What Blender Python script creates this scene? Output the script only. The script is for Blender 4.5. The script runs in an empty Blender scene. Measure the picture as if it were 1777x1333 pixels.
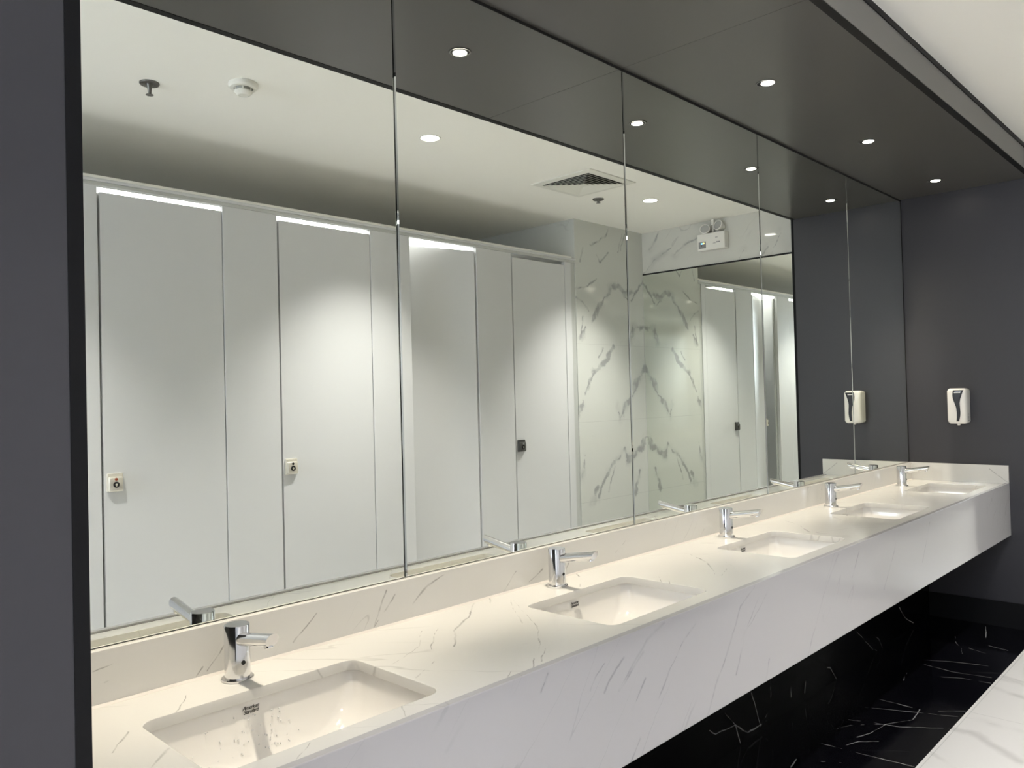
import bpy, bmesh, math, random
from mathutils import Vector, Matrix
random.seed(7)
S = bpy.context.scene
col = S.collection
# ------------------------------------------------------------------ camera, world, exposure
R = Vector((0.69276, -0.72074, -0.02529)); R.normalize()
F = Vector((0.72056, 0.69319, 0.01620)); F.normalize()
yaw, pit, rol, foc = -0.8052, 0.0162, -0.0253, 1377.05
cy_, sy_, cp_, sp_ = math.cos(yaw), math.sin(yaw), math.cos(pit), math.sin(pit)
F = Vector((-sy_*cp_, cy_*cp_, sp_)); R0 = Vector((cy_, sy_, 0)); U0 = R0.cross(F)
R = R0*math.cos(rol) + U0*math.sin(rol); U = -R0*math.sin(rol) + U0*math.cos(rol)
cam_d = bpy.data.cameras.new('camera'); cam = bpy.data.objects.new('camera', cam_d); col.objects.link(cam)
M = Matrix((R, U, -F)).transposed().to_4x4(); M.translation = Vector((0, -1.6955, 1.435)); cam.matrix_world = M
cam_d.sensor_width = 36; cam_d.lens = foc/1777*36; cam_d.clip_start = .02
S.camera = cam
S.view_settings.view_transform = 'Standard'; S.view_settings.look = 'None'
S.view_settings.exposure = 0.84; S.view_settings.gamma = 1; S.view_settings.use_curve_mapping = False
w = bpy.data.worlds.new('world'); S.world = w; w.use_nodes = True
w.node_tree.nodes['Background'].inputs[0].default_value = (.8, .85, 1, 1)
w.node_tree.nodes['Background'].inputs[1].default_value = .05
cy = S.cycles
cy.use_adaptive_sampling = True; cy.adaptive_threshold = .03
cy.max_bounces = 10; cy.diffuse_bounces = 5; cy.glossy_bounces = 8; cy.transmission_bounces = 4
cy.use_denoising = True; cy.sample_clamp_indirect = 0; cy.caustics_reflective = True; cy.blur_glossy = 3.5
SPOT_W, SPOT_ANG, SPOT_TILT, ROOM_W, ROOM_ANG, PANEL_E = 78.0, 53, 16, 122.0, 86, 2.4
ROOM_TILT, GLOW_E = -7, 11.5

def lamp_spot(name, loc, watts, ang, colr, blend=.55, rad=.03, tilt=0):
    l = bpy.data.lights.new(name, 'SPOT'); l.energy = watts; l.color = colr; l.spot_size = math.radians(ang)
    l.spot_blend = blend; l.shadow_soft_size = rad
    o = bpy.data.objects.new(name, l); o.location = loc; o.rotation_euler = (math.radians(tilt), 0, 0); col.objects.link(o); return o

# ------------------------------------------------------------------ measured sizes (metres)
XL, XE, XF, XP = .312, 5.399, 5.547, 4.655     # left jamb, niche end wall, far marble wall, marble pier edge
H, CE = 2.631, 2.772                           # niche soffit, room ceiling
D, DC = .730, .550                             # niche depth, counter depth
ZT, ZB, ZA = .848, .957, .546                  # counter top, splash top, apron bottom
YS = -2.088                                    # cubicle fronts
SEAM = [1.334 + 1.0547*k for k in range(4)]
FX = [.812 + 1.0474*k for k in range(5)]
LX = [.799 + 1.0605*k for k in range(5)]
RL = [-1.35, .65, 2.65, 4.64]

# ------------------------------------------------------------------ node helpers
def mat(name, base=(.8, .8, .8), rough=.5, metal=0, spec=.5, emis=None, es=0, coat=0):
    m = bpy.data.materials.new(name); m.use_nodes = True
    b = m.node_tree.nodes['Principled BSDF']
    b.inputs['Base Color'].default_value = (*base, 1); b.inputs['Roughness'].default_value = rough
    b.inputs['Metallic'].default_value = metal; b.inputs['Specular IOR Level'].default_value = spec
    if coat: b.inputs['Coat Weight'].default_value = coat; b.inputs['Coat Roughness'].default_value = .05
    if emis: b.inputs['Emission Color'].default_value = (*emis, 1); b.inputs['Emission Strength'].default_value = es
    return m
class NT:
    def __init__(s, m): s.t = m.node_tree; s.n = s.t.nodes; s.b = s.n['Principled BSDF']
    def link(s, a, b): s.t.links.new(a, b)
    def put(s, sock, v):
        if isinstance(v, bpy.types.NodeSocket): s.link(v, sock)
        else: sock.default_value = v
    def math(s, op, a, b=0, c=None, clamp=False):
        x = s.n.new('ShaderNodeMath'); x.operation = op; x.use_clamp = clamp
        s.put(x.inputs[0], a); s.put(x.inputs[1], b)
        if c is not None: s.put(x.inputs[2], c)
        return x.outputs[0]
    def vm(s, op, a, b=(0, 0, 0), scale=None):
        x = s.n.new('ShaderNodeVectorMath'); x.operation = op
        s.put(x.inputs[0], a); s.put(x.inputs[1], b)
        if scale is not None: s.put(x.inputs['Scale'], scale)
        return x.outputs['Value'] if op in ('DOT_PRODUCT', 'DISTANCE', 'LENGTH') else x.outputs[0]
    def pos(s): return s.n.new('ShaderNodeNewGeometry').outputs['Position']
    def noise(s, v, sc, det=2, rough=.5, color=False):
        x = s.n.new('ShaderNodeTexNoise'); s.put(x.inputs['Vector'], v)
        x.inputs['Scale'].default_value = sc; x.inputs['Detail'].default_value = det; x.inputs['Roughness'].default_value = rough
        return x.outputs['Color'] if color else x.outputs['Fac']
    def ramp(s, v, a, b, lo=0., hi=1.):
        x = s.n.new('ShaderNodeMapRange'); x.interpolation_type = 'SMOOTHSTEP'
        s.put(x.inputs[0], v); s.put(x.inputs[1], a); s.put(x.inputs[2], b); s.put(x.inputs[3], lo); s.put(x.inputs[4], hi)
        return x.outputs[0]
    def mix(s, f, a, b):
        x = s.n.new('ShaderNodeMix'); x.data_type = 'RGBA'
        s.put(x.inputs[0], f); s.put(x.inputs[6], a); s.put(x.inputs[7], b); return x.outputs[2]
    def seg_dist(s, p, polys):
        """distance from p to the nearest of the vein polylines"""
        best = None
        for poly in polys:
            for a, b in zip(poly, poly[1:]):
                a, b = Vector(a), Vector(b); ba = b-a; l2 = max(ba.length_squared, 1e-6)
                pa = s.vm('SUBTRACT', p, tuple(a))
                h = s.math('MULTIPLY', s.vm('DOT_PRODUCT', pa, tuple(ba/l2)), 1.0, clamp=True)
                d = s.vm('DISTANCE', pa, s.vm('SCALE', tuple(ba), scale=h))
                best = d if best is None else s.math('MINIMUM', best, d)
        return best
def swz(polys, plane, c):
    f = {'xy': lambda a, b: (a, b, c), 'xz': lambda a, b: (a, c, b), 'yz': lambda a, b: (c, a, b)}[plane]
    return [[f(*q) for q in p] for p in polys]
def marble(name, base, vein, polys, wid, dist=.012, dscale=9, rough=.12, soft=None, auto=None, strength=.8, joints=None, mottle=None, spec=.5, keep=.35, core=0.):
    """polished stone: measured veins (polys) plus faint field veins (auto = (stretch vector, scale, width, mask lo, strength))"""
    m = mat(name, base, rough, spec=spec); t = NT(m); p = t.pos()
    nz = t.noise(p, dscale, 3, .6, color=True)
    off = t.vm('SCALE', t.vm('SUBTRACT', nz, (.5, .5, .5)), scale=dist*2)
    pd = t.vm('ADD', p, off)
    f = None
    if polys:
        d = t.seg_dist(pd, polys)
        wn = t.ramp(t.noise(p, 6, 2), .35, .7, .35, 1.5)
        ww = t.math('MULTIPLY', wn, wid)
        f = t.ramp(d, t.math('MULTIPLY', ww, core), ww, strength, 0.)
        fade = t.ramp(t.noise(p, 14, 1), .3, .6, keep, 1.)
        f = t.math('MULTIPLY', f, fade)
        if soft:
            g = t.ramp(d, 0., soft[0], soft[1], 0.); g = t.math('MULTIPLY', g, t.ramp(t.noise(p, 4, 2), .42, .62))
            f = t.math('MAXIMUM', f, g)
    if auto:
        rot, sc, wd, mlo, st = auto
        mp = t.n.new('ShaderNodeMapping'); mp.vector_type = 'TEXTURE'; t.link(pd, mp.inputs[0])
        mp.inputs['Rotation'].default_value = rot; mp.inputs['Scale'].default_value = sc
        n1 = t.noise(mp.outputs[0], 1., 2, .5)
        r = t.math('ABSOLUTE', t.math('SUBTRACT', n1, .5))
        mk = t.ramp(t.noise(t.vm('ADD', p, (7, 3, 1)), 2.2, 2), mlo, mlo+.12)
        a = t.math('MULTIPLY', t.ramp(r, 0., wd, st, 0.), mk)
        f = a if f is None else t.math('MAXIMUM', f, a)
    b0 = (*base, 1)
    if mottle:
        b0 = t.mix(t.ramp(t.noise(p, mottle[0], 3), .35, .7), b0, (*mottle[1], 1))
    c = t.mix(f, b0, (*vein, 1))
    if joints:
        for ax, vals, jw in joints:
            sp = t.n.new('ShaderNodeSeparateXYZ'); t.link(p, sp.inputs[0]); v = sp.outputs[ax]
            for q in vals:
                e = t.ramp(t.math('ABSOLUTE', t.math('SUBTRACT', v, q)), jw*.5, jw, .55, 0.)
                c = t.mix(e, c, (.42, .42, .41, 1))
    t.link(c, t.b.inputs['Base Color'])
    return m

# ------------------------------------------------------------------ vein paths seen on each slab
V_TOP = [[(1.652,-.08),(1.555,-.191),(1.499,-.269)],[(1.657,-.086),(1.57,-.21),(1.499,-.324),(1.395,-.423),(1.261,-.524)],[(1.382,-.453),(1.307,-.511)],[(1.243,-.483),(1.166,-.529)],[(1.353,-.115),(1.23,-.221),(1.152,-.324),(1.066,-.374)],[(1.555,-.026),(1.448,-.117),(1.341,-.182),(1.257,-.278)],[(1.629,-.014),(1.531,-.129)],[(2.515,-.152),(2.433,-.267),(2.291,-.377)],[(2.485,-.309),(2.408,-.387)],[(2.377,-.371),(2.278,-.405)],[(2.159,-.25),(2.088,-.31)],[(2.199,-.257),(2.092,-.337)],[(2.04,-.001),(1.986,-.07),(1.893,-.141)],[(.742,-.477),(.7,-.509),(.664,-.539)],[(1.289,-.118),(1.201,-.212),(1.079,-.265)],[(.548,-.185),(.495,-.256)],[(.566,-.313),(.515,-.362)],[(.72,-.051),(.686,-.107),(.644,-.163)],[(.948,-.472),(.918,-.52)],[(.971,-.481),(.914,-.531)],[(3.42,-.08),(3.36,-.17),(3.2,-.3)],[(3.65,-.2),(3.52,-.34)],[(4.5,-.12),(4.38,-.25)]]
V_FRONT = [[(1.732,.849),(1.652,.823),(1.566,.754),(1.533,.728)],[(1.881,.81),(1.82,.778),(1.752,.724),(1.694,.658),(1.675,.585)],[(1.553,.802),(1.521,.785),(1.477,.744)],[(1.48,.809),(1.446,.787),(1.423,.759)],[(1.279,.84),(1.256,.807)],[(2.222,.847),(2.135,.807),(2.048,.696),(1.933,.552)],[(2.316,.819),(2.216,.756),(2.129,.709)],[(2.241,.806),(2.157,.723),(2.096,.619)],[(2.858,.84),(2.731,.739),(2.578,.55)],[(3.457,.795),(3.297,.63)],[(1.636,.798),(1.538,.725)],[(1.643,.729),(1.582,.675)],[(2.302,.606),(2.276,.557)],[(1.612,.589),(1.572,.547)],[(3.9,.82),(3.78,.66)],[(3.05,.82),(2.98,.74)],[(1.05,.83),(.99,.77)]]
V_SPLASH = [[(.542,.923),(.582,.928),(.617,.937)],[(.569,.897),(.616,.899)],[(.766,.873),(.745,.845)],[(.815,.905),(.775,.861)],[(1.047,.925),(.985,.872)],[(1.254,.939),(1.216,.857)],[(1.283,.922),(1.219,.859)],[(1.452,.947),(1.392,.924),(1.303,.858)],[(1.744,.907),(1.692,.858)],[(1.864,.892),(1.799,.862)],[(2.312,.918),(2.223,.867)],[(1.992,.892),(1.971,.858)],[(2.843,.883),(2.819,.856)]]
V_SIDE = [[(-.455,.935),(-.503,.891),(-.552,.856)]]
V_BLACK = [[(3.48,-.322),(3.511,-.39),(3.543,-.509),(3.657,-.672)],[(3.664,-.326),(3.811,-.66)],[(3.327,-.414),(3.392,-.44),(3.536,-.458),(3.653,-.527),(3.796,-.515)],[(3.359,-.321),(3.426,-.35),(3.536,-.458)],[(3.177,-.326),(3.189,-.519),(3.206,-.671)],[(4.492,-.323),(4.557,-.448),(4.596,-.598)],[(4.419,-.349),(4.393,-.492),(4.422,-.65)],[(4.277,-.456),(4.325,-.543),(4.338,-.669)],[(5.03,-.331),(4.899,-.372),(4.827,-.414),(4.723,-.447)],[(5.346,-.411),(5.055,-.484)],[(4.845,-.447),(4.801,-.542)],[(4.234,-.321),(4.114,-.342)],[(4.955,-.52),(4.929,-.615)],[(3.82,-.583),(3.92,-.691)],[(2.98,-.312),(2.899,-.326)],[(3.205,-.398),(3.288,-.433),(3.344,-.494)],[(3.797,-.337),(3.792,-.484)],[(3.022,-.39),(3.074,-.47)]]
V_BWALL = [[(2.836,.164),(2.914,.092),(3.013,.03),(3.179,.028)],[(2.712,.134),(2.76,.108),(2.914,.092)],[(2.914,.092),(2.948,.01)],[(3.224,.183),(3.229,.125),(3.19,.057),(3.127,.021)],[(3.055,.183),(3.127,.021)],[(4.198,.176),(4.411,.032),(4.478,.005)],[(3.821,.086),(3.854,.078),(3.928,0)],[(4.471,.081),(4.512,.063),(4.563,0)],[(4.851,.161),(4.94,.082),(5.084,.02)],[(3.42,.104),(3.423,.061)],[(3.576,.086),(3.563,.038)]]
V_PIER = [[(4.703,1.875),(4.941,2.109),(5.098,2.28),(5.191,2.297),(5.291,2.248),(5.412,2.267),(5.545,2.36)],[(5.099,1.807),(5.034,1.705),(4.847,1.613),(4.645,1.309)],[(5.545,1.65),(5.487,1.603),(5.315,1.405),(5.205,1.259)],[(5.345,1.875),(5.398,1.972),(5.545,2.005)],[(4.877,.657),(5.034,.866),(5.232,.989),(5.29,.892)],[(5.546,1.089),(5.474,.997),(5.267,.894)],[(5.18,1.24),(5.13,1.33)],[(4.66,.80),(4.73,.98)],[(4.78,.60),(4.86,.72)],[(5.35,.62),(5.42,.80)]]
V_PIER2 = [[(4.643,2.243),(4.768,2.262),(4.914,2.332)],[(4.853,2.595),(5.04,2.677),(5.097,2.762)],[(4.922,2.513),(4.957,2.472),(5.072,2.553)],[(4.737,2.03),(4.703,1.875)],[(5.3,2.21),(5.36,2.18),(5.44,2.28)],[(5.33,1.9),(5.38,1.99)],[(4.66,2.18),(4.74,2.14),(4.8,2.08)],[(4.92,1.72),(4.97,1.80)],[(5.0,.68),(5.09,.86)],[(4.72,2.45),(4.75,2.56)],[(5.2,2.58),(5.27,2.72)],[(5.24,2.6),(5.31,2.74)]]
V_FAR = [[(-2.078,2.44),(-1.973,2.532),(-1.804,2.612)],[(-2.009,2.633),(-1.909,2.77)],[(-1.779,2.552),(-1.67,2.615),(-1.538,2.664)],[(-1.209,2.427),(-1.174,2.497)],[(-.95,2.43),(-.86,2.6)],[(-1.05,2.42),(-.98,2.5)]]
V_WFLOOR = [[(3.657,-.665),(3.68,-.75),(3.593,-.838),(3.477,-.973),(3.2,-1.2)],[(4.284,-.681),(4.237,-.825),(4.1,-1.3)],[(4.436,-.667),(4.422,-.789)],[(3.833,-.662),(3.815,-.908)]]

WHITE = (.69, .68, .655)
m_top = marble('white_quartz_top', WHITE, (.30,.29,.28), swz(V_TOP, 'xy', ZT), .0036, rough=.16, strength=.95, auto=((0,0,.75),(.18,1.1,.5),.006,.48,.42))
m_front = marble('white_quartz_front_shaded', (.46,.45,.465), (.27,.27,.28), swz(V_FRONT, 'xz', -DC), .0042, rough=.10, strength=.8, soft=(.008,.18), auto=((0,-.80,0),(1.3,.5,.12),.006,.5,.35))  # same quartz as the top; shade of the front face put into its base
m_splash = marble('white_quartz_splash', WHITE, (.30,.29,.28), swz(V_SPLASH, 'xz', -.017), .0030, rough=.14, strength=.9, auto=((0,-.9,0),(.9,.5,.12),.005,.55,.35))
m_side = marble('white_quartz_side', WHITE, (.30,.29,.28), swz(V_SIDE, 'yz', XE-.018), .0026, rough=.14, strength=.8)
m_bfloor = marble('black_marble_floor', (.0025,.0025,.004), (.42,.42,.42), swz(V_BLACK, 'xy', 0), .0028, dist=.006, dscale=16, rough=.08, strength=.9, auto=((0,0,-1.2),(.9,.25,.5),.004,.55,.10), spec=.25, keep=.75)
m_bwall = marble('black_marble_wall', (.002,.002,.0025), (.45,.45,.45), swz(V_BWALL, 'xz', -.092), .0034, dist=.006, dscale=16, rough=.2, strength=.7, spec=.15, keep=.8)
m_wfloor = marble('white_marble_floor', (.74,.73,.71), (.40,.39,.38), swz(V_WFLOOR, 'xy', 0), .006, dist=.03, dscale=6, rough=.10, strength=.5, soft=(.04,.45), auto=((0,0,1.0),(1.2,.4,.5),.012,.48,.35), joints=[(1, [-.69, -1.29, -1.89], .002), (0, [.3, 1.5, 2.7, 3.9, 5.1], .002)])
m_pier = marble('veined_marble_pier', (.62,.63,.605), (.23,.23,.245), swz(V_PIER, 'xz', YS), .029, dist=.055, dscale=10, core=.35, keep=.5, rough=.07, strength=.66, soft=(.06,.3), joints=[(2, [.62, 1.228, 1.825], .0018)], auto=((0,.6,0),(.6,.5,.18),.010,.58,.35))
m_pier2 = None
m_far = marble('veined_marble_wall', (.64,.635,.60), (.27,.27,.28), swz(V_FAR, 'yz', XF), .014, dist=.03, dscale=9, rough=.05, strength=.7, soft=(.05,.3), auto=((-.7,0,0),(.5,.2,.6),.010,.55,.3))
m_rear = marble('veined_marble_rear', (.66,.67,.64), (.28,.28,.28), [], .01, dist=.05, dscale=5, rough=.1, auto=((0,.7,0),(.6,.5,.2),.012,.5,.6))
# thin side veins of the pier share its slab: second layer on the same material
def add_layer(m, polys, wid, strength, vein):
    t = NT(m); p = t.pos()
    lk = t.b.inputs['Base Color'].links[0]; src = lk.from_socket
    off = t.vm('SCALE', t.vm('SUBTRACT', t.noise(p, 12, 3, .6, color=True), (.5,.5,.5)), scale=.05)
    d = t.seg_dist(t.vm('ADD', p, off), polys)
    f = t.math('MULTIPLY', t.ramp(d, 0., wid, strength, 0.), t.ramp(t.noise(p, 16, 1), .3, .55, .3, 1.))
    t.link(t.mix(f, src, (*vein, 1)), t.b.inputs['Base Color'])
add_layer(m_pier, swz(V_PIER2, 'xz', YS), .014, .75, (.24,.24,.25))

m_plum = mat('charcoal_laminate', (.040,.039,.046), .42)
t_ = NT(m_plum); t_.link(t_.ramp(t_.noise(t_.pos(), 60, 2), .3, .7, .36, .46), t_.b.inputs['Roughness'])
m_soffit = mat('charcoal_soffit_panel', (.076,.072,.068), .30)
m_fascia = mat('grey_fascia_metal', (.20,.195,.19), .45)
m_trim = mat('black_trim', (.005,.005,.006), .55, spec=.2)
m_gap = mat('dark_joint', (.01,.01,.01), .8)
m_ceil = mat('white_ceiling_paint', (.94,.925,.885), .75)
m_spk = mat('dull_sprinkler_metal', (.16,.155,.145), .4, metal=.6)
m_stall = mat('pale_grey_laminate', (.655,.66,.675), .33)
m_stall2 = mat('grey_alloy_profile', (.55,.56,.55), .38, metal=.2)
m_chrome = mat('polished_chrome', (.78,.78,.79), .13, metal=1)
m_chrome2 = mat('brushed_chrome_cap', (.60,.60,.61), .14, metal=1)
m_ceram = mat('white_glazed_ceramic', (.82,.80,.77), .06, coat=.3)
m_black = mat('black_plastic', (.01,.01,.01), .25)
m_smoke = mat('smoked_clear_plastic', (.03,.032,.04), .08)
m_white = mat('white_gloss_plastic', (.84,.82,.79), .18)
m_whitem = mat('white_matte_plastic', (.78,.77,.72), .45)
m_ink = mat('printed_ink', (.05,.045,.04), .5)
m_grey = mat('grey_print', (.25,.25,.26), .5)
m_red = mat('red_brown_indicator', (.30,.07,.03), .35)
m_latch = mat('satin_nickel', (.78,.74,.66), .28, metal=.4)
m_latchd = mat('dark_latch_housing', (.10,.10,.095), .35, metal=.5)
m_lamp = mat('lit_lamp_lens', (1,1,1), .3, emis=(1,.93,.82), es=22)
m_lampc = mat('lit_ceiling_lamp_lens', (1,1,1), .3, emis=(1,.97,.92), es=18)
m_panel = mat('lit_cubicle_panel', (1,1,1), .3, emis=(1,.99,.95), es=PANEL_E)
m_lens = mat('emergency_lamp_lens', (.45,.45,.44), .15)
m_blue = mat('blue_status_led', (.1,.5,.9), .3, emis=(.15,.6,1), es=1.2)
m_yel = mat('yellow_status_led', (.9,.8,.2), .3, emis=(1,.9,.3), es=1.0)
m_sil = mat('sealant_line', (.12,.11,.10), .6)
m_seal = mat('pale_sealant', (.70,.66,.62), .5)
m_drop = mat('water_drop', (.95,.95,.95), .02, spec=.8); m_drop.node_tree.nodes['Principled BSDF'].inputs['Transmission Weight'].default_value = .25  # mostly opaque white: the drops' bright highlights are put into the colour
m_drop.node_tree.nodes['Principled BSDF'].inputs['IOR'].default_value = 1.33
def mirror_mat(name, c):
    m = bpy.data.materials.new(name); m.use_nodes = True; n = m.node_tree.nodes; n.clear()
    g = n.new('ShaderNodeBsdfGlossy'); g.inputs['Color'].default_value = (*c, 1); g.inputs['Roughness'].default_value = 0
    o = n.new('ShaderNodeOutputMaterial'); m.node_tree.links.new(g.outputs[0], o.inputs[0]); return m
m_mirror = mirror_mat('silvered_glass', (.91,.935,.885))
m_mirrore = mirror_mat('ground_glass_edge', (.55,.58,.56))

# ------------------------------------------------------------------ mesh helpers
def obj(name, bm, m, parent=None, smooth=False, bev=0, seg=2, angle=None):
    me = bpy.data.meshes.new(name); bmesh.ops.recalc_face_normals(bm, faces=bm.faces); bm.to_mesh(me); bm.free()
    o = bpy.data.objects.new(name, me); col.objects.link(o)
    for mm in (m if isinstance(m, (list, tuple)) else [m]): me.materials.append(mm)
    if parent: o.parent = parent
    if smooth:
        for p in me.polygons: p.use_smooth = True
        if angle is not None:
            me.set_sharp_from_angle(angle=math.radians(angle))
    if bev:
        b = o.modifiers.new('bevel', 'BEVEL'); b.width = bev; b.segments = seg; b.limit_method = 'ANGLE'; b.harden_normals = False
    return o
def box(bm, x0, x1, y0, y1, z0, z1):
    v = [bm.verts.new((x, y, z)) for x in (x0, x1) for y in (y0, y1) for z in (z0, z1)]
    for f in ((0,1,3,2),(4,6,7,5),(0,4,5,1),(2,3,7,6),(0,2,6,4),(1,5,7,3)): bm.faces.new([v[i] for i in f])
def B(*bs):
    bm = bmesh.new()
    for b in bs: box(bm, *b)
    return bm
def cyl(bm, p0, p1, r0, r1=None, n=32, caps=True):
    r1 = r0 if r1 is None else r1
    p0, p1 = Vector(p0), Vector(p1); d = (p1-p0).normalized()
    a = d.orthogonal().normalized(); b = d.cross(a)
    A = [bm.verts.new(p0 + (a*math.cos(t)+b*math.sin(t))*r0) for t in [2*math.pi*i/n for i in range(n)]]
    C = [bm.verts.new(p1 + (a*math.cos(t)+b*math.sin(t))*r1) for t in [2*math.pi*i/n for i in range(n)]]
    for i in range(n): bm.faces.new((A[i], A[(i+1)%n], C[(i+1)%n], C[i]))
    if caps: bm.faces.new(A[::-1]); bm.faces.new(C)
def lathe(bm, prof, c=(0,0,0), axis='z', n=40):
    """prof: (radius, height) pairs; ends with radius 0 are closed"""
    rings = []
    for r, h in prof:
        ring = []
        for i in range(1 if r < 1e-6 else n):
            t = 2*math.pi*i/n; x, y = r*math.cos(t), r*math.sin(t)
            q = {'z': (x, y, h), 'y': (x, h, y), 'x': (h, x, y)}[axis]
            ring.append(bm.verts.new((c[0]+q[0], c[1]+q[1], c[2]+q[2])))
        rings.append(ring)
    for A, C in zip(rings, rings[1:]):
        for i in range(n):
            j = (i+1) % n
            if len(A) == 1 and len(C) == 1: continue
            if len(A) == 1: bm.faces.new((A[0], C[j], C[i]))
            elif len(C) == 1: bm.faces.new((A[i], A[j], C[0]))
            else: bm.faces.new((A[i], A[j], C[j], C[i]))
def rrect(cx, cy, hx, hy, r, n=6):
    pts = []
    for sx, sy, a0 in ((1,1,0),(-1,1,90),(-1,-1,180),(1,-1,270)):
        for i in range(n+1):
            a = math.radians(a0 + 90*i/n); pts.append((cx+sx*(hx-r)+r*math.cos(a), cy+sy*(hy-r)+r*math.sin(a)))
    return pts
def loft(bm, rings, close_last=True):
    vr = [[bm.verts.new(p) for p in ring] for ring in rings]; n = len(vr[0])
    for A, C in zip(vr, vr[1:]):
        for i in range(n): bm.faces.new((A[i], A[(i+1)%n], C[(i+1)%n], C[i]))
    if close_last: bm.faces.new(vr[-1])
    return vr
def tag(o, label=None, cat=None, group=None, kind=None):
    if label: o['label'] = label
    if cat: o['category'] = cat
    if group: o['group'] = group
    if kind: o['kind'] = kind
    return o
def struct(name, bm, m, **k):
    o = obj(name, bm, m, **k); o['kind'] = 'structure'; return o
def thing(name, loc, label, cat, group=None):
    o = bpy.data.objects.new(name, None); col.objects.link(o); o.location = loc; o.empty_display_size = .05
    return tag(o, label, cat, group)
def dup(root, loc, label=None):
    r = root.copy(); col.objects.link(r); r.location = loc
    if label: r['label'] = label
    for ch in list(root.children):
        c = ch.copy(); col.objects.link(c); c.parent = r
        for g in ch.children:
            d = g.copy(); col.objects.link(d); d.parent = c
    return r
def text_mesh(name, body, size, m, parent, mw, extrude=.0002, shear=0, space=1.0, line=1.0):
    c = bpy.data.curves.new('t', 'FONT'); c.body = body; c.size = size; c.shear = shear; c.extrude = extrude
    c.align_x = 'CENTER'; c.align_y = 'CENTER'; c.space_character = space; c.space_line = line; c.offset = size*.012
    to = bpy.data.objects.new('t', c); col.objects.link(to); bpy.context.view_layer.update()
    me = bpy.data.meshes.new_from_object(to.evaluated_get(bpy.context.evaluated_depsgraph_get()))
    bpy.data.objects.remove(to); o = bpy.data.objects.new(name, me); col.objects.link(o)
    me.materials.clear(); me.materials.append(m); o.parent = parent; o.matrix_local = mw; return o

# ------------------------------------------------------------------ room shell
XW, YR = -3.0, -3.35                                   # far left end, rear of the cubicles
struct('floor', B((XW, XF+.1, YR, -.676, -.1, 0)), m_wfloor)
struct('floor_dark_strip', B((XW, XE+.02, -.676, .0, -.1, 0)), m_bfloor)
struct('ceiling', B((XW, XF+.1, YR-.1, -D+.02, CE, CE+.1)), m_ceil)
struct('ceiling_soffit', B(*[(a+.0008, b-.0008, -D+.0312, .03, H, CE+.02) for a, b in zip([XL-.02, SEAM[1]], [SEAM[1], XE+.02])]), m_soffit)
struct('wall_back', B((XL-.05, XE+.1, .010, .1, ZB-.02, CE)), m_gap)
struct('wall_under_counter', B((XL-.05, XE+.02, -.092, .05, 0, ZA+.003)), m_bwall)
struct('wall_right', B((XE, XE+.16, -D+.018, .1, 0, CE)), m_plum)
struct('wall_right_marble', B((XF, XF+.12, YR, -D+.018, 0, CE)), m_far)
struct('wall_marble_pier', B((XP, XF, YR, YS, 0, CE)), m_pier)
struct('wall_left', B((XW, XL-.017, -D, .1, 0, CE)), m_plum)
struct('wall_rear', B((XW, XP, YR-.1, YR, 0, CE)), m_rear)
struct('wall_left_end', B((XW-.1, XW, YR, -2.05, 0, CE), (XW-.1, XW, -2.05, -D, 2.72, CE), (XW-.1, XW, -2.05, -D, 0, 1.5)), m_ceil)
struct('added_glow_left', B((XW-.06, XW-.05, -2.05, -D, 1.5, 2.72)), mat('added_cool_glow', (.8,.85,.9), .4, emis=(.82,.89,1), es=GLOW_E))  # unseen glowing pane added to give cool ambient light from the left
struct('trim_1', B((XL-.017, XL, -D-.001, .1, 0, H)), m_trim)                      # black edge of the left jamb
struct('trim_2', B((XE-.001, XE+.17, -D, -D+.018, 0, CE)), m_trim)               # black corner at the right end
struct('trim_3', B((XL, XE, -D+.002, -D+.031, H-.0012, H+.02)), m_trim)              # shadow gap along the soffit edge
struct('trim_4', B((XL, XE+.15, -D-.004, -D+.02, CE-.026, CE-.014),(XL, XE+.15, -D-.002, -D+.02, CE-.012, CE)), m_trim)
struct('trim_fascia', B((XL, XE+.15, -D, -D+.012, H+.0008, CE-.026)), m_fascia)
struct('baseboard_right', B((XE-.008, XE, -D+.018, -.092, 0, .15)), m_trim)
struct('trim_5', B((XL, XE, -.001, .012, H-.010, H-.0005), (XE-.009, XE, -.001, .012, ZB, H)), m_gap)  # black reveal round the mirrors

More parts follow.
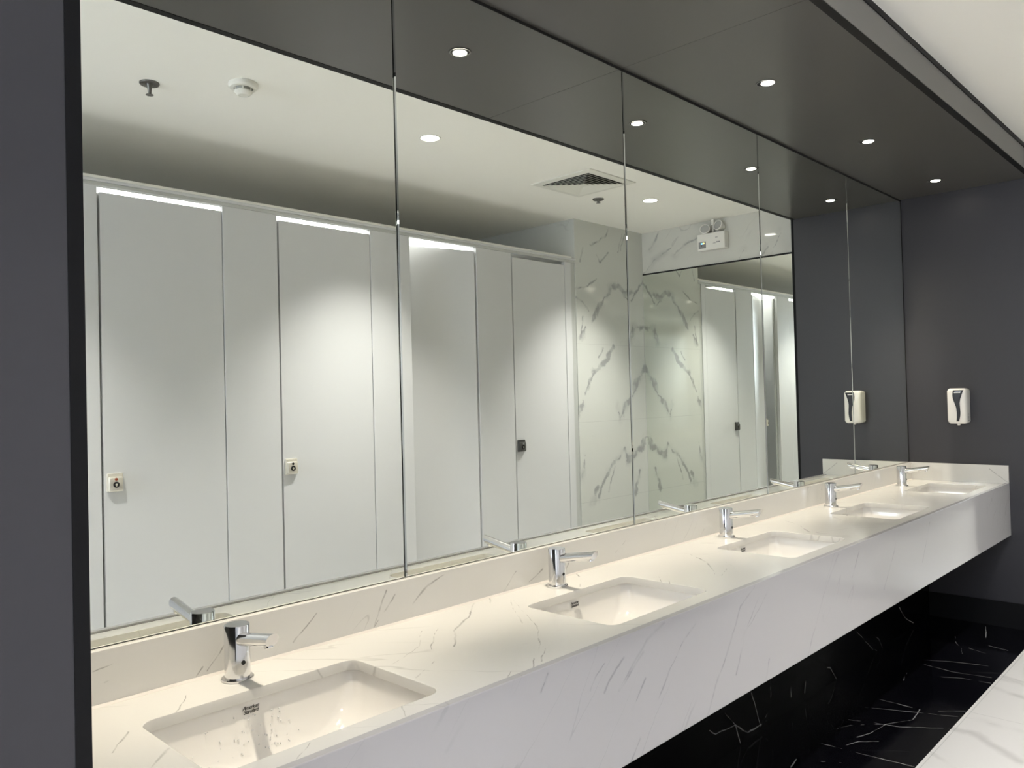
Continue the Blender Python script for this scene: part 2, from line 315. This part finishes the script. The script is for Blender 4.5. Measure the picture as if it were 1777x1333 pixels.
# ------------------------------------------------------------------ mirrors over the counter
edges = [XL] + SEAM + [XE-.009]
mlab = ['wall mirror panel nearest the camera, beside the dark left jamb, reflecting two closed cubicle doors',
        'wall mirror panel reflecting the open cubicle door and ceiling vent',
        'wall mirror panel reflecting the emergency light box and the far mirror',
        'narrow-looking wall mirror panel fourth from the camera, reflecting the black corner edge',
        'last wall mirror panel beside the dark end wall, reflecting the soap dispenser']
for i, (a, b) in enumerate(zip(edges, edges[1:])):
    a2, b2 = a + (.0012 if i else 0), b - (.0012 if i < 4 else 0)
    bm = bmesh.new(); z0, z1, c, y1 = ZB+.0025, H-.010, .0042, .006
    ff = [bm.verts.new(q) for q in ((a2+c,0,z0),(b2-c,0,z0),(b2-c,0,z1),(a2+c,0,z1))]
    bk = [bm.verts.new(q) for q in ((a2,.0024,z0),(b2,.0024,z0),(b2,.0024,z1),(a2,.0024,z1))]
    bb = [bm.verts.new(q) for q in ((a2,y1,z0),(b2,y1,z0),(b2,y1,z1),(a2,y1,z1))]
    bm.faces.new(ff)
    for k in range(4):
        j = (k+1) % 4
        f = bm.faces.new((ff[k], bk[k], bk[j], ff[j])); f.material_index = 1
        f = bm.faces.new((bk[k], bb[k], bb[j], bk[j])); f.material_index = 1
    bm.faces.new(bb[::-1])
    o = obj('mirror_panel', bm, [m_mirror, m_mirrore]); tag(o, mlab[i], 'mirror', 'mirror panels above the basins')

# far mirror on the marble wall, seen by reflection
mf = thing('wall_mirror', (XF, -1.43, 1.25), 'large frameless mirror on the marble wall under the emergency light', 'mirror')
bm = B((-.006, 0, -.655, .655, -1.15, 1.171)); obj('glass', bm, m_mirror, mf)
obj('side_edge', B((-.0075, 0, -.658, -.655, -1.15, 1.171)), m_stall2, mf)
obj('top_edge', B((-.008, 0, -.655, .655, 1.169, 1.181)), m_gap, mf)

# ------------------------------------------------------------------ vanity counter
vc = thing('vanity_counter', (0, 0, 0), 'long white quartz vanity counter with grey veins and five cut-outs under the mirrors', 'counter')
BXY = [(x, -.316) for x in FX]
cu = bpy.data.curves.new('c', 'CURVE'); cu.dimensions = '2D'; cu.fill_mode = 'BOTH'; cu.extrude = .010; cu.bevel_depth = .0015; cu.bevel_resolution = 2; cu.offset = -.0015
def spl(pts):
    s = cu.splines.new('POLY'); s.points.add(len(pts)-1); s.use_cyclic_u = True
    for p, q in zip(s.points, pts): p.co = (q[0], q[1], 0, 1)
spl([(XL, -DC+.0205), (XE, -DC+.0205), (XE, -.0172), (XL, -.0172)])
for x, y in BXY: spl(rrect(x, y, .2375, .1545, .030))
co = bpy.data.objects.new('c', cu); col.objects.link(co); bpy.context.view_layer.update()
me = bpy.data.meshes.new_from_object(co.evaluated_get(bpy.context.evaluated_depsgraph_get())); bpy.data.objects.remove(co)
me.name = 'countertop'; me.materials.clear(); me.materials.append(m_top)
ct = bpy.data.objects.new('countertop', me); col.objects.link(ct); ct.parent = vc; ct.location = (0, 0, ZT-.0115)
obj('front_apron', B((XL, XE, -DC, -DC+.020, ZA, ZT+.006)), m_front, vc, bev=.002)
o = obj('backsplash', B((XL+.0182, XE-.0182, -.017, .0095, ZT-.020, ZB)), m_splash, bev=.0015); tag(o, 'long low white quartz backsplash standing on the counter under the mirrors', 'backsplash')
o = obj('side_splash', B((XE-.018, XE, -DC, -DC+.0212, ZT+.0062, ZB), (XE-.018, XE, -DC+.0212, .0095, ZT+.0002, ZB)), m_side); tag(o, 'short white quartz splash panel against the dark end wall', 'backsplash')
o = obj('side_splash', B((XL, XL+.018, -DC, -DC+.0212, ZT+.0062, ZB), (XL, XL+.018, -DC+.0212, .0095, ZT+.0002, ZB)), m_side); tag(o, 'short white quartz splash panel behind the black-edged left jamb', 'backsplash')
obj('sealant', B((XL, XE-.018, -DC+.0198, -DC+.0212, ZT-.002, ZT+.0003)), m_sil, vc)
bm = bmesh.new()
v = [bm.verts.new(q) for q in ((XL,-.0174,ZT+.005),(XL,-.0225,ZT+.0002),(XE-.018,-.0225,ZT+.0002),(XE-.018,-.0174,ZT+.005))]
bm.faces.new(v); obj('silicone_joint', bm, m_seal, vc)
bm = bmesh.new(); box(bm, XL, XE, -DC+.02, -.092, ZA+.004, ZA+.018); obj('underside_panel', bm, m_white, vc)

# ------------------------------------------------------------------ basins
place = ['nearest the camera', 'second from the camera', 'in the middle of the five', 'second from the dark end wall', 'beside the dark end wall']
def make_basin():
    b = thing('wash_basin', (0, 0, 0), 'x', 'basin', 'undermount basins in the counter')
    bm = bmesh.new(); Z0 = -.0235
    prof = [(.268,.186,.04,Z0-.012),(.268,.186,.04,Z0),(.2455,.1625,.034,Z0),(.2435,.1605,.034,Z0-.003),(.2420,.158,.036,Z0-.030),(.236,.154,.042,Z0-.055),(.222,.147,.050,Z0-.078),
            (.196,.137,.056,Z0-.100),(.166,.124,.060,Z0-.117),(.136,.108,.060,Z0-.1275),(.10,.085,.055,Z0-.132),(.05,.045,.04,Z0-.135),(.022,.022,.0215,Z0-.1365)]
    loft(bm, [[(x, y, z) for x, y in rrect(0, 0, hx, hy, r, 8)] for hx, hy, r, z in prof], close_last=False)
    o = obj('bowl', bm, m_ceram, b, smooth=True, angle=50)
    bm = bmesh.new(); lathe(bm, [(.0, Z0-.1385),(.012, Z0-.1375),(.018, Z0-.1375),(.0225, Z0-.1335),(.026, Z0-.1335),(.027, Z0-.1365)])
    obj('drain', bm, m_chrome, b, smooth=True)
    mw = Matrix.Translation((-.012, .1573, Z0-.0175)) @ Matrix.Rotation(math.radians(90-3.5), 4, 'X')
    text_mesh('lettering', 'American\nStandard', .0108, m_ink, b, mw, shear=.35, space=.86, line=.78)
    return b
b0 = make_basin()
for i, (x, y) in enumerate(BXY):
    lab = f'white rectangular undermount basin {place[i]}'
    if i == 0: b0.location = (x, y, ZT); b0['label'] = 'white rectangular undermount basin nearest the camera, dotted with water drops'
    else: dup(b0, (x, y, ZT), lab)

# water drops on the nearest basin
from mathutils.bvhtree import BVHTree
_bowl = [c for c in b0.children if c.name.startswith('bowl')][0].data
_bt = BVHTree.FromPolygons([v.co.copy() for v in _bowl.vertices], [tuple(p.vertices) for p in _bowl.polygons])
bm = bmesh.new(); bc = Vector((BXY[0][0], BXY[0][1], ZT))
for k in range(60):
    q, nrm, _, _ = _bt.ray_cast(Vector((random.gauss(.0, .055), 0, random.uniform(-.125, -.045))), Vector((0, 1, 0)))
    if q is None: continue
    rr = random.uniform(.0008, .0021); nn = nrm if nrm.y < 0 else -nrm
    bmesh.ops.create_icosphere(bm, subdivisions=2, radius=rr, matrix=Matrix.Translation(bc+q+nn*rr*.75))
wd = obj('water_drops', bm, m_drop, smooth=True); tag(wd, 'small water drops clinging to the inside of the nearest basin', 'water drops', kind='stuff')

# ------------------------------------------------------------------ faucets
def make_faucet():
    f = thing('sensor_faucet', (0, 0, 0), 'x', 'faucet', 'sensor faucets behind the basins')
    bm = bmesh.new(); lathe(bm, [(0,0),(.0325,0),(.0335,.002),(.0335,.0045),(.0318,.0062),(.0275,.0062),(0,.0062)], n=64); obj('base_ring', bm, m_chrome, f, smooth=True, angle=35)
    bm = bmesh.new(); lathe(bm, [(0,.006),(.0265,.006),(.0265,.1155),(.0258,.1165),(0,.1165)], n=72); obj('body', bm, m_chrome, f, smooth=True, angle=35)
    bm = bmesh.new(); lathe(bm, [(0,.1163),(.0252,.1163),(.0252,.1170),(0,.1170)], n=64); obj('top_cap', bm, m_chrome2, f)
    # spout: a tube leaving the body towards the user, its end cut on a slant
    bm = bmesh.new(); n = 48; r = .0142; z0, z1 = .0865, .1105; L = .148
    def ring(y, zc, slope):
        return [bm.verts.new((r*math.cos(a), y + slope*math.sin(a), zc + r*math.sin(a))) for a in [2*math.pi*i/n for i in range(n)]]
    A = ring(-.012, z0, 0); Bq = ring(-L, z1, -.007)
    for i in range(n): bm.faces.new((A[i], A[(i+1)%n], Bq[(i+1)%n], Bq[i]))
    obj('spout', bm, m_chrome, f, smooth=True)
    bm = bmesh.new(); bm.faces.new([bm.verts.new((r*math.cos(a), -L-.0001-.007*math.sin(a), z1+r*math.sin(a))) for a in [2*math.pi*i/n for i in range(n)]])
    obj('spout_end', bm, m_chrome2, f)
    bm = bmesh.new(); cyl(bm, (0, -L+.0165, z1-.010), (0, -L+.013, z1-.0185), .0098, .0094); obj('aerator', bm, m_chrome, f, smooth=True, angle=40)
    bm = bmesh.new(); cyl(bm, (0, -.0262, .040), (0, -.0270, .040), .0048); obj('sensor_eye', bm, m_black, f)
    mw = Matrix.Translation((0, -.02665, .0215)) @ Matrix.Rotation(math.radians(90), 4, 'X')
    return f
f0 = make_faucet()
for i, x in enumerate(FX):
    lab = f'chrome sensor faucet {place[i]}, behind its basin'
    if i == 0: f0.location = (x, -.081, ZT); f0['label'] = lab
    else: dup(f0, (x, -.081, ZT), lab)

# ------------------------------------------------------------------ soap dispenser
sd = thing('soap_dispenser', (XE, -.309, 1.31), 'white wall soap dispenser with curved dark window on the charcoal end wall', 'soap dispenser')
bm = bmesh.new(); rings = []
for d_, hy, hz, r in [(0,.049,.102,.012),(-.030,.052,.106,.016),(-.080,.0525,.107,.018),(-.094,.051,.105,.020),(-.101,.046,.100,.022),(-.1035,.038,.092,.024)]:
    rings.append([(d_, y, z + .002) for y, z in rrect(0, 0, hy, hz, r, 8)])
loft(bm, rings); obj('housing', bm, m_white, sd, smooth=True, angle=60)
bm = bmesh.new()
prof = [(.097,-.0410,.0155),(.088,-.0375,.0170),(.075,-.0325,.0185),(.0645,-.0290,.0190),(.045,-.0225,.0165),(.022,-.0190,.0095),(.007,-.0190,.0040),(-.008,-.0200,.0002),(-.040,-.0217,-.0024),(-.065,-.0190,-.0018),(-.090,-.0130,.0012)]
NY = 6
def wy(z0):
    for (za, a, b), (zb, c, d) in zip(prof, prof[1:]):
        if zb <= z0 <= za:
            t = (za-z0)/(za-zb); return a+(c-a)*t, b+(d-b)*t
zs = [prof[0][0] - (prof[0][0]-prof[-1][0])*i/24 for i in range(25)]
rows = []
for z in zs:
    a, b = wy(max(z, prof[-1][0]+1e-6)); rows.append([bm.verts.new((-.1052 if abs(z)<.09 else -.1038, a+(b-a)*k/NY, z)) for k in range(NY+1)])
for A, Bq in zip(rows, rows[1:]):
    for k in range(NY): bm.faces.new((A[k], A[k+1], Bq[k+1], Bq[k]))
wdw = obj('window', bm, m_smoke, sd, smooth=True)
s_ = wdw.modifiers.new('solid', 'SOLIDIFY'); s_.thickness = .002; s_.offset = 1
obj('name_plate', B((-.1085, -.1055, -.024, .0096, .0805, .0845)), m_white, sd)
bm = bmesh.new(); lathe(bm, [(0,-.116),(.0075,-.1155),(.009,-.110),(.009,-.098)], c=(-.062,0,0)); obj('nozzle', bm, m_white, sd, smooth=True)
obj('side_marking', B((-.066,-.040,-.0532,-.0528,-.088,-.083),(-.064,-.059,-.0532,-.0528,-.080,-.060),(-.052,-.045,-.0532,-.0528,-.075,-.058),(-.066,-.044,-.0532,-.0528,-.050,-.047)), m_grey, sd)

# ------------------------------------------------------------------ downlights
def make_downlight(name, r, mr, ml, lens=.62, off=(0, 0)):
    d = bpy.data.objects.new(name, None); col.objects.link(d); d.empty_display_size = .05
    bm = bmesh.new(); lathe(bm, [(r*.82,.002),(r*.84,-.0018),(r*.97,-.0030),(r,-.0015),(r,.001)]); obj('bezel', bm, mr, d, smooth=True)
    bm = bmesh.new(); lathe(bm, [(r*.83,-.0008),(r*.60,-.0004),(0,-.0004)], n=32); obj('baffle', bm, m_trim if off[0] else mr, d)
    bm = bmesh.new(); lathe(bm, [(0,-.0050),(r*lens*.7,-.0042),(r*lens,-.0010)], c=(off[0], off[1], 0)); obj('lens', bm, ml, d, smooth=True)
    return d
d0 = make_downlight('downlight', .040, m_latchd, m_lamp, .62, (.004, -.005))
tag(d0, 'x', 'downlight', 'downlights in the dark soffit')
dl = ['nearest the camera', 'above the second basin from the camera', 'above the middle basin', 'above the fourth basin from the camera', 'nearest the end wall']
for i, x in enumerate(LX):
    lab = f'small round recessed downlight in the dark soffit, {dl[i]}'
    if i == 0: d0.location = (x, -.301, H); d0['label'] = lab
    else: dup(d0, (x, -.301, H), lab)
    lamp_spot('soffit_spot', (x, -.301, H-.012), SPOT_W, SPOT_ANG, (1, .90, .72), 1.0, .028, SPOT_TILT)   # gimbals tipped towards the mirrors
c0 = make_downlight('ceiling_downlight', .056, m_whitem, m_lampc, .8)
tag(c0, 'x', 'downlight', 'downlights in the white ceiling')
cl = ['at the far left end of the room', 'behind the camera on the left', 'in front of the second cubicle door', 'by the air vent near the marble pier']
for i, x in enumerate(RL):
    lab = f'round downlight in the white ceiling, {cl[i]}'
    if i == 0: c0.location = (x, -1.39, CE); c0['label'] = lab
    else: dup(c0, (x, -1.39, CE), lab)
    lamp_spot('ceiling_spot', (x, -1.39, CE-.012), ROOM_W, ROOM_ANG, (1, .965, .92), .9, .04, ROOM_TILT)   # tipped towards the cubicle fronts

# ------------------------------------------------------------------ ceiling fittings
ve = thing('air_vent', (3.93, -1.412, CE), 'square white ceiling air vent with concentric slats', 'air vent')
def sqring(bm, h0, z0, h1, z1, h2=None, z2=None):
    """square ring: outer half-size h0 at z0 to inner h1 at z1"""
    a = [bm.verts.new((sx*h0, sy*h0, z0)) for sx, sy in ((1,1),(-1,1),(-1,-1),(1,-1))]
    b = [bm.verts.new((sx*h1, sy*h1, z1)) for sx, sy in ((1,1),(-1,1),(-1,-1),(1,-1))]
    for i in range(4): bm.faces.new((a[i], a[(i+1)%4], b[(i+1)%4], b[i]))
bm = bmesh.new(); sqring(bm, .235, -.0005, .233, -.006); sqring(bm, .233, -.006, .185, -.010); sqring(bm, .185, -.010, .183, .0)
obj('frame', bm, m_whitem, ve)
bm = bmesh.new(); box(bm, -.184, .184, -.184, .184, -.0012, -.0002); obj('dark_throat', bm, m_gap, ve)
for k in range(6):
    h = .178 - k*.0255
    bm = bmesh.new(); sqring(bm, h, -.015, h-.0232, -.005)
    o = obj('slat', bm, m_whitem, ve); s_ = o.modifiers.new('s', 'SOLIDIFY'); s_.thickness = .0015
bm = bmesh.new(); box(bm, -.026, .026, -.026, .026, -.015, -.012); obj('centre_plate', bm, m_whitem, ve)

sk = thing('smoke_detector', (1.62, -1.375, CE), 'round white smoke detector on the ceiling above the first cubicle', 'smoke detector')
bm = bmesh.new(); lathe(bm, [(0,0),(.058,0),(.060,-.004),(.060,-.014),(.054,-.020),(.038,-.022)], n=48); obj('base', bm, m_whitem, sk, smooth=True, angle=35)
bm = bmesh.new(); lathe(bm, [(.034,-.018),(.034,-.034)], n=48); obj('mesh_chamber', bm, mat('detector_chamber_grey', (.35,.35,.33), .6), sk, smooth=True)
for k in range(6):
    a = k*math.pi/3; bm = bmesh.new(); cyl(bm, (.036*math.cos(a), .036*math.sin(a), -.020), (.034*math.cos(a), .034*math.sin(a), -.034), .003, n=10); obj('rib', bm, m_whitem, sk)
bm = bmesh.new(); lathe(bm, [(.036,-.032),(.037,-.036),(.026,-.048),(.020,-.050),(.0195,-.0485),(0,-.0485)], n=48); obj('sensor_cap', bm, m_whitem, sk, smooth=True, angle=35)
def make_sprinkler(k=1.0):
    s = bpy.data.objects.new('fire_sprinkler', None); col.objects.link(s); s.empty_display_size = .05
    bm = bmesh.new(); lathe(bm, [(0,-.001),(.012,-.004),(.026,-.003),(.036,-.008),(.039,-.004),(.039,0)], n=40); obj('escutcheon', bm, m_spk, s, smooth=True)
    bm = bmesh.new(); lathe(bm, [(.014,0),(.013,-.012*k),(.009,-.020*k),(.007,-.040*k),(.006,-.048*k)], n=24); obj('stem', bm, m_spk, s, smooth=True)
    bm = bmesh.new(); lathe(bm, [(0,-.046*k),(.008,-.047*k),(.015,-.049*k),(.015,-.049*k-.002),(0,-.049*k-.004)], n=24); obj('deflector', bm, m_spk, s, smooth=True, angle=30)
    return s
s0 = make_sprinkler(); s0.location = (1.335, -1.625, CE)
tag(s0, 'chrome pendent sprinkler in the white ceiling left of the smoke detector', 'sprinkler', 'ceiling sprinklers')
s1 = make_sprinkler(.55); s1.location = (4.325, -1.60, CE)
tag(s1, 'short chrome sprinkler in the white ceiling beside the air vent', 'sprinkler', 'ceiling sprinklers')

# ------------------------------------------------------------------ emergency light
em = thing('emergency_light', (XF, -1.408, 2.60), 'white twin-head emergency light box on the marble wall above the far mirror', 'emergency light')
obj('case', B((-.068, 0, -.118, .118, -.068, .062)), m_white, em, bev=.006)
obj('control_panel', B((-.0695, -.0675, -.104, -.042, -.050, 0)), m_grey, em)   # left of the case as the mirror shows it
obj('lamp_blue', B((-.0708, -.0693, -.084, -.070, -.018, -.008)), m_blue, em)
obj('lamp_yellow', B((-.0708, -.0693, -.068, -.054, -.018, -.008)), m_yel, em)
obj('button', B((-.0708, -.0693, -.084, -.074, -.032, -.024)), m_black, em)
for q in ((.040, .060, .018, .023), (.020, .042, -.024, -.020), (.045, .080, -.020, -.012)): obj('printed_mark', B((-.0690, -.0680, *q)), m_grey, em)
for s, dz, tilt in ((-1, .098, -.28), (1, .112, .15)):
    hd = bpy.data.objects.new('lamp_head', None); col.objects.link(hd); hd.parent = em; hd.location = (-.045, .058*s, dz); hd.rotation_euler = (0, .25, tilt); hd.scale = (1.12, 1.12, 1.12)
    bm = bmesh.new(); lathe(bm, [(0,.050),(.020,.048),(.028,.034),(.033,.0),(.036,-.004),(.036,-.012),(.031,-.014),(.029,-.008)], axis='x', n=36); obj('shell', bm, m_white, hd, smooth=True, angle=40)
    bm = bmesh.new(); lathe(bm, [(0,-.010),(.020,-.0095),(.030,-.007)], axis='x', n=36); obj('lens', bm, m_lens, hd, smooth=True)
    bm = bmesh.new(); cyl(bm, (.02, 0, -.02), (.02, 0, -.06), .007, n=14); obj('swivel_neck', bm, m_white, hd, smooth=True)
bm = bmesh.new(); cyl(bm, (-.020, -.004, .062), (-.020, -.004, .125), .0045, n=16); cyl(bm, (-.020, -.004, .125), (-.020, -.004, .172), .011, n=20); obj('conduit', bm, m_white, em, smooth=True, angle=40)

# ------------------------------------------------------------------ cubicles opposite
ZH0, ZH1, ZD0, ZD1 = 2.431, 2.464, .10, 2.404
doors = [(1.281+.8925*k, 1.869+.8925*k) for k in range(-4, 4)]
doors[-1] = (3.958, 4.532); doors[-2] = (3.064, 3.625); doors[-3] = (2.171, 2.772)
hr = thing('cubicle_header_rail', (0, YS, 0), 'long pale aluminium header rail running over the grey cubicle fronts', 'header rail')
obj('rail', B((XW+.02, XP, -.030, .004, ZH0, ZH0+.018)), m_stall2, hr, bev=.003)
obj('crown_profile', B((XW+.02, XP, -.030, .010, ZH0+.018, ZH1)), m_stall, hr, bev=.005, seg=3)
def latch(parent, housing, ind):
    obj('latch_housing', B((-.034,.034, 0,.014,-.038,.044)), housing, parent, bev=.003)
    bm = bmesh.new(); loft(bm, [[(x, yy, z-.004) for x, z in rrect(0, 0, hx, hz, .008, 4)] for yy, hx, hz in ((.010,.031,.032),(.022,.031,.032),(.026,.027,.028))])
    obj('latch_cover', bm, housing if ind is m_grey else m_latch, parent, smooth=True, angle=40)
    bm = bmesh.new(); cyl(bm, (0,.024,.018),(0,.0272,.018), .0065, n=24); obj('occupied_indicator', bm, ind, parent)
    bm = bmesh.new(); cyl(bm, (0,.024,-.006),(0,.0285,-.006), .0135, n=32); obj('latch_knob', bm, m_black, parent)
    bm = bmesh.new(); cyl(bm, (0,.028,-.006),(0,.0295,-.006), .0050, n=20); box(bm, -.002, .002, .028, .0295, -.0145, -.006); obj('knob_slot', bm, m_latch, parent)
dlab = {4: 'pale grey cubicle door nearest the dark left jamb in the mirror, with a red indicator on its latch',
        5: 'pale grey cubicle door with a dark indicator on its latch, left of the open one',
        6: 'grey cubicle door standing open inward',
        7: 'pale grey cubicle door next to the marble pier, with a dark square latch'}
for i, (a, b) in enumerate(doors):
    w_ = b-a; lab = dlab.get(i, 'closed pale grey cubicle door further left, outside what the mirrors show')
    d = thing('cubicle_door', (b-.003, YS-.012, 0), lab, 'cubicle door', 'doors of the cubicles')
    obj('door_leaf', B((-(w_-.013), -.001, -.018, .010, ZD0, ZD1)), m_stall, d, bev=.0012)
    lt = bpy.data.objects.new('latch', None); col.objects.link(lt); lt.parent = d; lt.location = (-(w_-.013)+.043, .010, 1.092)
    latch(lt, m_latchd if i == 7 else m_latch, m_red if i == 4 else (m_grey if i == 7 else m_black))
    if i == 6: d.location.x -= .010; d.rotation_euler = (0, 0, math.radians(15))
    # partition between this cubicle and the one before
    xp = a-.16
    p = obj('cubicle_partition', B((xp-.009, xp+.009, YR, YS-.034, .10, ZH0)), m_stall)
    tag(p, 'pale grey partition panel between two cubicles, standing behind the front panel', 'partition', 'partitions between the cubicles')
fr = [doors[k][1] for k in range(8)]
plab = {3: 'narrow pale grey front panel beside the dark left jamb in the mirror', 4: 'wide pale grey front panel between the two closed cubicle doors', 5: 'pale grey front panel to the left of the open cubicle door',
        6: 'pale grey front panel between the open door and the last door', 7: 'slim pale post between the last cubicle door and the marble pier'}
for i in range(8):
    x0 = doors[i][1]; x1 = doors[i+1][0] if i < 7 else XP-.052
    o = obj('cubicle_front_panel', B((x0, x1-.0005, YS-.030, YS, .10, ZH0)), m_stall, bev=.0015)
    if i < 7: obj('latch_gap_light_block', B((x1-.02, x1+.02, YS-.046, YS-.0305, .10, ZD1)), m_stall2, o); obj('hinge_gap_light_block', B((x0-.012, x0+.02, YS-.042, YS-.0305, .10, ZD1)), m_stall2, o)  # strips added behind the door gaps to block light from the cubicles
    tag(o, plab.get(i, 'pale grey front panel of the cubicles further left'), 'front panel', 'front panels of the cubicles')
o = obj('wall_channel', B((XP-.051, XP-.0005, YS-.030, YS-.006, .02, ZH0)), m_stall2); tag(o, 'thin aluminium channel fixing the cubicles to the marble pier', 'wall channel')
for i, (a, b) in enumerate(doors):
    for xx in ((a+b)/2-.40, ):
        pass
# lids of the cubicles and their lit panels
struct('ceiling_cubicles', B((XW, XP, YR+.10, YS-.03, ZH1+.002, ZH1+.022)), m_ceil)
for i, (a, b) in enumerate(doors):
    x0, x1 = a-.13, a+.70
    if i == 7: x0, x1 = a-.13, a+.12
    o = obj('cubicle_light_panel', B((x0, x1, YS-.50, YS-.036, ZH1-.008, ZH1+.001)), m_panel)
    tag(o, ['lit white light panel of the cubicle at the far left end', 'lit white light panel of the second cubicle from the far left', 'lit white light panel of the third cubicle from the far left', 'lit white light panel of the cubicle hidden by the left jamb',
            'lit white panel glowing over the door with the red indicator', 'lit white panel glowing over the door with the dark indicator', 'lit white panel glowing above the open cubicle door', 'lit white panel of the last cubicle by the marble pier'][i], 'light panel', 'light panels inside the cubicles')
